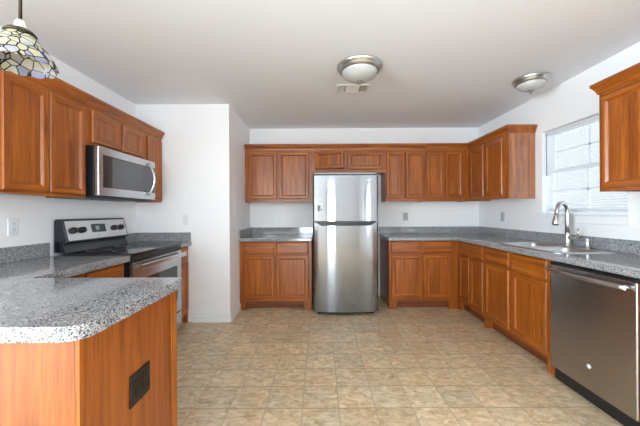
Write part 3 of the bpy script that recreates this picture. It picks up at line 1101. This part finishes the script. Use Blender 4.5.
skirt(rings_v[0], [(-0.003, zt * 0.5), (-0.003, 0.0004)], False)
for rv in rings_v[1:]:
    skirt(rv, [(0.004, zt - 0.003), (0.010, zt - 0.015), (0.022, -0.14), (0.05, -0.165)], True)
b.done('basin', 'basin_steel', sk)
for yc in (-hy / 2 + 0.006, hy / 2 - 0.006):
    B().lathe([(0.0, 0), (0.042, 0), (0.045, 0.003), (0.0, 0.002)], (-0.03, yc, -0.1648), 24).done('drain_strainer', 'bright_steel', sk)

FX, FY = 2.192, 2.570
fc = thing('faucet', 'brushed nickel gooseneck pull-down faucet behind the sink', 'faucet', (FX, FY, CT1 + 0.0065))
B().lathe([(0, 0), (0.030, 0), (0.030, 0.006), (0.024, 0.012), (0.021, 0.06), (0.020, 0.115), (0.016, 0.125), (0, 0.125)], (0, 0, 0), 24).done('body', 'nickel', fc)
dirv = Vector((-0.9, -0.42, 0)).normalized()
R = 0.082
pts = [Vector((0, 0, 0.12)), Vector((0, 0, 0.20)), Vector((0, 0, 0.285))]
for k in range(1, 13):
    a = PI * k / 12 * 0.97
    pts.append(Vector((0, 0, 0.300)) + dirv * (R - R * math.cos(a)) + Vector((0, 0, R * math.sin(a))))
pts.append(pts[-1] + (pts[-1] - pts[-2]).normalized() * 0.03)
B().tube(pts, [0.0185, 0.0175] + [0.0160] * (len(pts) - 2), 14).done('spout', 'nickel', fc)
dn = (pts[-1] - pts[-2]).normalized()
B().tube([pts[-1] - dn * 0.004, pts[-1] + dn * 0.012, pts[-1] + dn * 0.042, pts[-1] + dn * 0.080, pts[-1] + dn * 0.087], [0.0158, 0.0185, 0.0215, 0.0255, 0.0235], 16).done('spray_head', 'nickel', fc)
B().tube([pts[-1] + dn * 0.087, pts[-1] + dn * 0.090], [0.018, 0.017], 16).done('spray_nozzle', 'black', fc)
B().tube([(0, -0.015, 0.075), (0, -0.07, 0.078), (0.0, -0.098, 0.082)], [0.0145, 0.0135, 0.0125], 12).done('handle_hub', 'nickel', fc)
B().tube([(0, -0.092, 0.084), (0.0, -0.108, 0.122), (0.0, -0.104, 0.165)], [0.0105, 0.010, 0.007], 10).done('handle', 'nickel', fc)
sd = thing('soap_dispenser', 'short nickel cylinder standing on the sink ledge right of the faucet', 'dispenser', (FX + 0.005, 2.385, CT1 + 0.0065))
B().lathe([(0, 0), (0.019, 0), (0.019, 0.004), (0.0145, 0.006), (0.0145, 0.066), (0.0155, 0.068), (0.0155, 0.080), (0.012, 0.083), (0, 0.083)], (0, 0, 0), 20).done('dispenser_body', 'basin_steel', sd)

# ------------------------------------------------------------------ ceiling lights, vent, pendant


def flush_light(label, x, y, r):
    t = thing('ceiling_light', label, 'ceiling light', (x, y, CEIL - 0.0005))
    B().lathe([(0, 0), (r, 0), (r, -0.006), (r * 0.985, -0.016), (r * 0.93, -0.022), (r * 0.90, -0.034), (r * 0.84, -0.046), (r * 0.79, -0.049), (r * 0.78, -0.040), (0, -0.040)], (0, 0, 0), 48).done('metal_pan', 'nickel', t)
    prof = []
    for k in range(9):
        a = PI / 2 * k / 8
        prof.append((r * 0.78 * math.cos(a), -0.0415 - (r * 0.42) * math.sin(a)))
    prof[-1] = (0.006, prof[-1][1])
    gl = B().lathe(prof, (0, 0, 0), 48).done('glass_bowl', 'alabaster', t)
    zb = -0.0415 - r * 0.42
    B().lathe([(0.0, 0.001), (0.018, 0.0), (0.018, -0.006), (0.009, -0.011), (0.012, -0.018), (0.007, -0.028), (0, -0.030)], (0, 0, zb), 16).done('finial', 'dark_nickel', t)
    return t


flush_light('flush-mount dome light with nickel rim in front of the ceiling vent', 0.338, 2.43, 0.190)
flush_light('flush-mount dome light with nickel rim near the sink window', 1.955, 2.68, 0.148)

vt = thing('ceiling_vent', 'white metal air register on the ceiling behind the dome light', 'vent', (0.325, 2.86, CEIL - 0.0005))
b = B()
vx, vy = 0.158, 0.095
b.box(-vx, vx, -vy, -vy + 0.022, -0.008, 0).box(-vx, vx, vy - 0.022, vy, -0.008, 0)
b.box(-vx, -vx + 0.022, -vy + 0.022, vy - 0.022, -0.008, 0).box(vx - 0.022, vx, -vy + 0.022, vy - 0.022, -0.008, 0)
b.done('frame', 'vent', vt, bevel=0.002)
B().box(-vx + 0.022, vx - 0.022, -vy + 0.022, vy - 0.022, -0.001, -0.0002).done('duct', 'vent_dark', vt)
b = B()
for k in range(7):
    y = -0.056 + k * 0.0187
    b.loops([[(x, y - 0.009, -0.0035), (x, y + 0.009, -0.0085), (x, y + 0.009, -0.0075), (x, y - 0.009, -0.0025)] for x in (-0.066, 0.066)])
b.done('louver', 'vent', vt)
for sg in (-1, 1):
    b = B()
    for k in range(4):
        x = sg * (0.076 + k * 0.0145)
        b.loops([[(x, y, -0.010), (x + sg * 0.010, y, -0.0035), (x + sg * 0.011, y, -0.0035), (x + sg * 0.001, y, -0.010)] for y in (-0.064, 0.064)])
    b.done('end_louver', 'vent', vt)

pd = thing('pendant_lamp', 'stained-glass pendant lamp hanging over the peninsula', 'pendant lamp', (-1.133, 1.10, 1.787))
b = B()
seg = 72
rings = []
prof = [(0.108, 0.0), (0.104, 0.018), (0.094, 0.040), (0.080, 0.062), (0.062, 0.086), (0.046, 0.106), (0.034, 0.120)]
for i, (r, z) in enumerate(prof):
    ring = []
    for k in range(seg):
        a = 2 * PI * k / seg
        sc = 0.007 * (abs(math.sin(a * 6)) - 0.6) if i == 0 else 0
        ring.append((r * math.cos(a), r * math.sin(a), z - sc))
    rings.append(ring)
b.loops(rings, True, False, False, smooth=True)
b.done('shade', 'stained', pd, solid=0.003)
B().lathe([(0.0, 0.118), (0.046, 0.116), (0.048, 0.120), (0.040, 0.130), (0.016, 0.140), (0, 0.141)], (0, 0, 0), 28).done('cap', 'bronze', pd)
B().lathe([(0, 0.140), (0.016, 0.140), (0.018, 0.150), (0.014, 0.166), (0.008, 0.172), (0, 0.172)], (0, 0, 0), 20).done('socket_cup', 'cream', pd)
B().tube([(0, 0, 0.170), (0, 0, CEIL - 1.787 - 0.02)], 0.0058, 12).done('rod', 'bronze', pd)
B().lathe([(0, 0.0), (0.06, 0.0), (0.058, -0.012), (0.02, -0.024), (0, -0.025)], (0, 0, CEIL - 1.7875), 28).done('ceiling_canopy', 'bronze', pd)

# ------------------------------------------------------------------ outlets (local: plate in the xz plane facing -y)


def outlet(label, loc, rotz, plate='plate', w=0.070, h=0.115, gangs=1, slot='slot', name='wall_outlet', face='plate'):
    t = thing(name, label, 'outlet', loc, rotz)
    b = B()
    b.loops([[(x, y, z) for x, z in rrect(-w / 2 + i, w / 2 - i, -h / 2 + i, h / 2 - i, 0.0025, 3)] for i, y in ((0, -0.0005), (0, -0.004), (0.003, -0.006))])
    b.done('cover_plate', plate, t)
    for g in range(gangs):
        cx_ = (g - (gangs - 1) / 2) * 0.046
        for s in (-1, 1):
            b = B()
            b.loops([[(cx_ + x, y, s * 0.0195 + z) for x, z in rrect(-0.0165, 0.0165, -0.014, 0.014, 0.008, 4)] for y in (-0.006, -0.0085)])
            rc = b.done('receptacle', face, t)
            b = B()
            b.box(cx_ - 0.0075, cx_ - 0.005, -0.0095, -0.0086, s * 0.0195 - 0.001, s * 0.0195 + 0.008)
            b.box(cx_ + 0.005, cx_ + 0.0075, -0.0095, -0.0086, s * 0.0195 - 0.001, s * 0.0195 + 0.008)
            b.box(cx_ - 0.002, cx_ + 0.002, -0.0095, -0.0086, s * 0.0195 - 0.010, s * 0.0195 - 0.006)
            b.done('socket_slots', slot, rc)
    return t


outlet('white double wall socket on the left wall above the countertop', (XL, 1.945, 1.135), LW)
outlet('white wall socket on the pantry wall above the small countertop', (-1.50, YP, 1.148), 0)
outlet('white wall socket on the back wall left of the fridge', (-0.605, YB, 1.140), 0)
outlet('grey wall socket on the back wall right of the fridge', (1.244, YB, 1.152), 0, 'plate_grey', face='plate_grey')
outlet('grey wall socket on the window wall near the corner', (XR, 3.667, 1.152), RW, 'plate_grey', face='plate_grey')
outlet('black double-gang socket plate on the oak end panel of the peninsula', (-0.6985, 1.118, 0.567), PI / 2, 'bronze_plate', 0.121, 0.118, 2, 'black', face='bronze_plate')
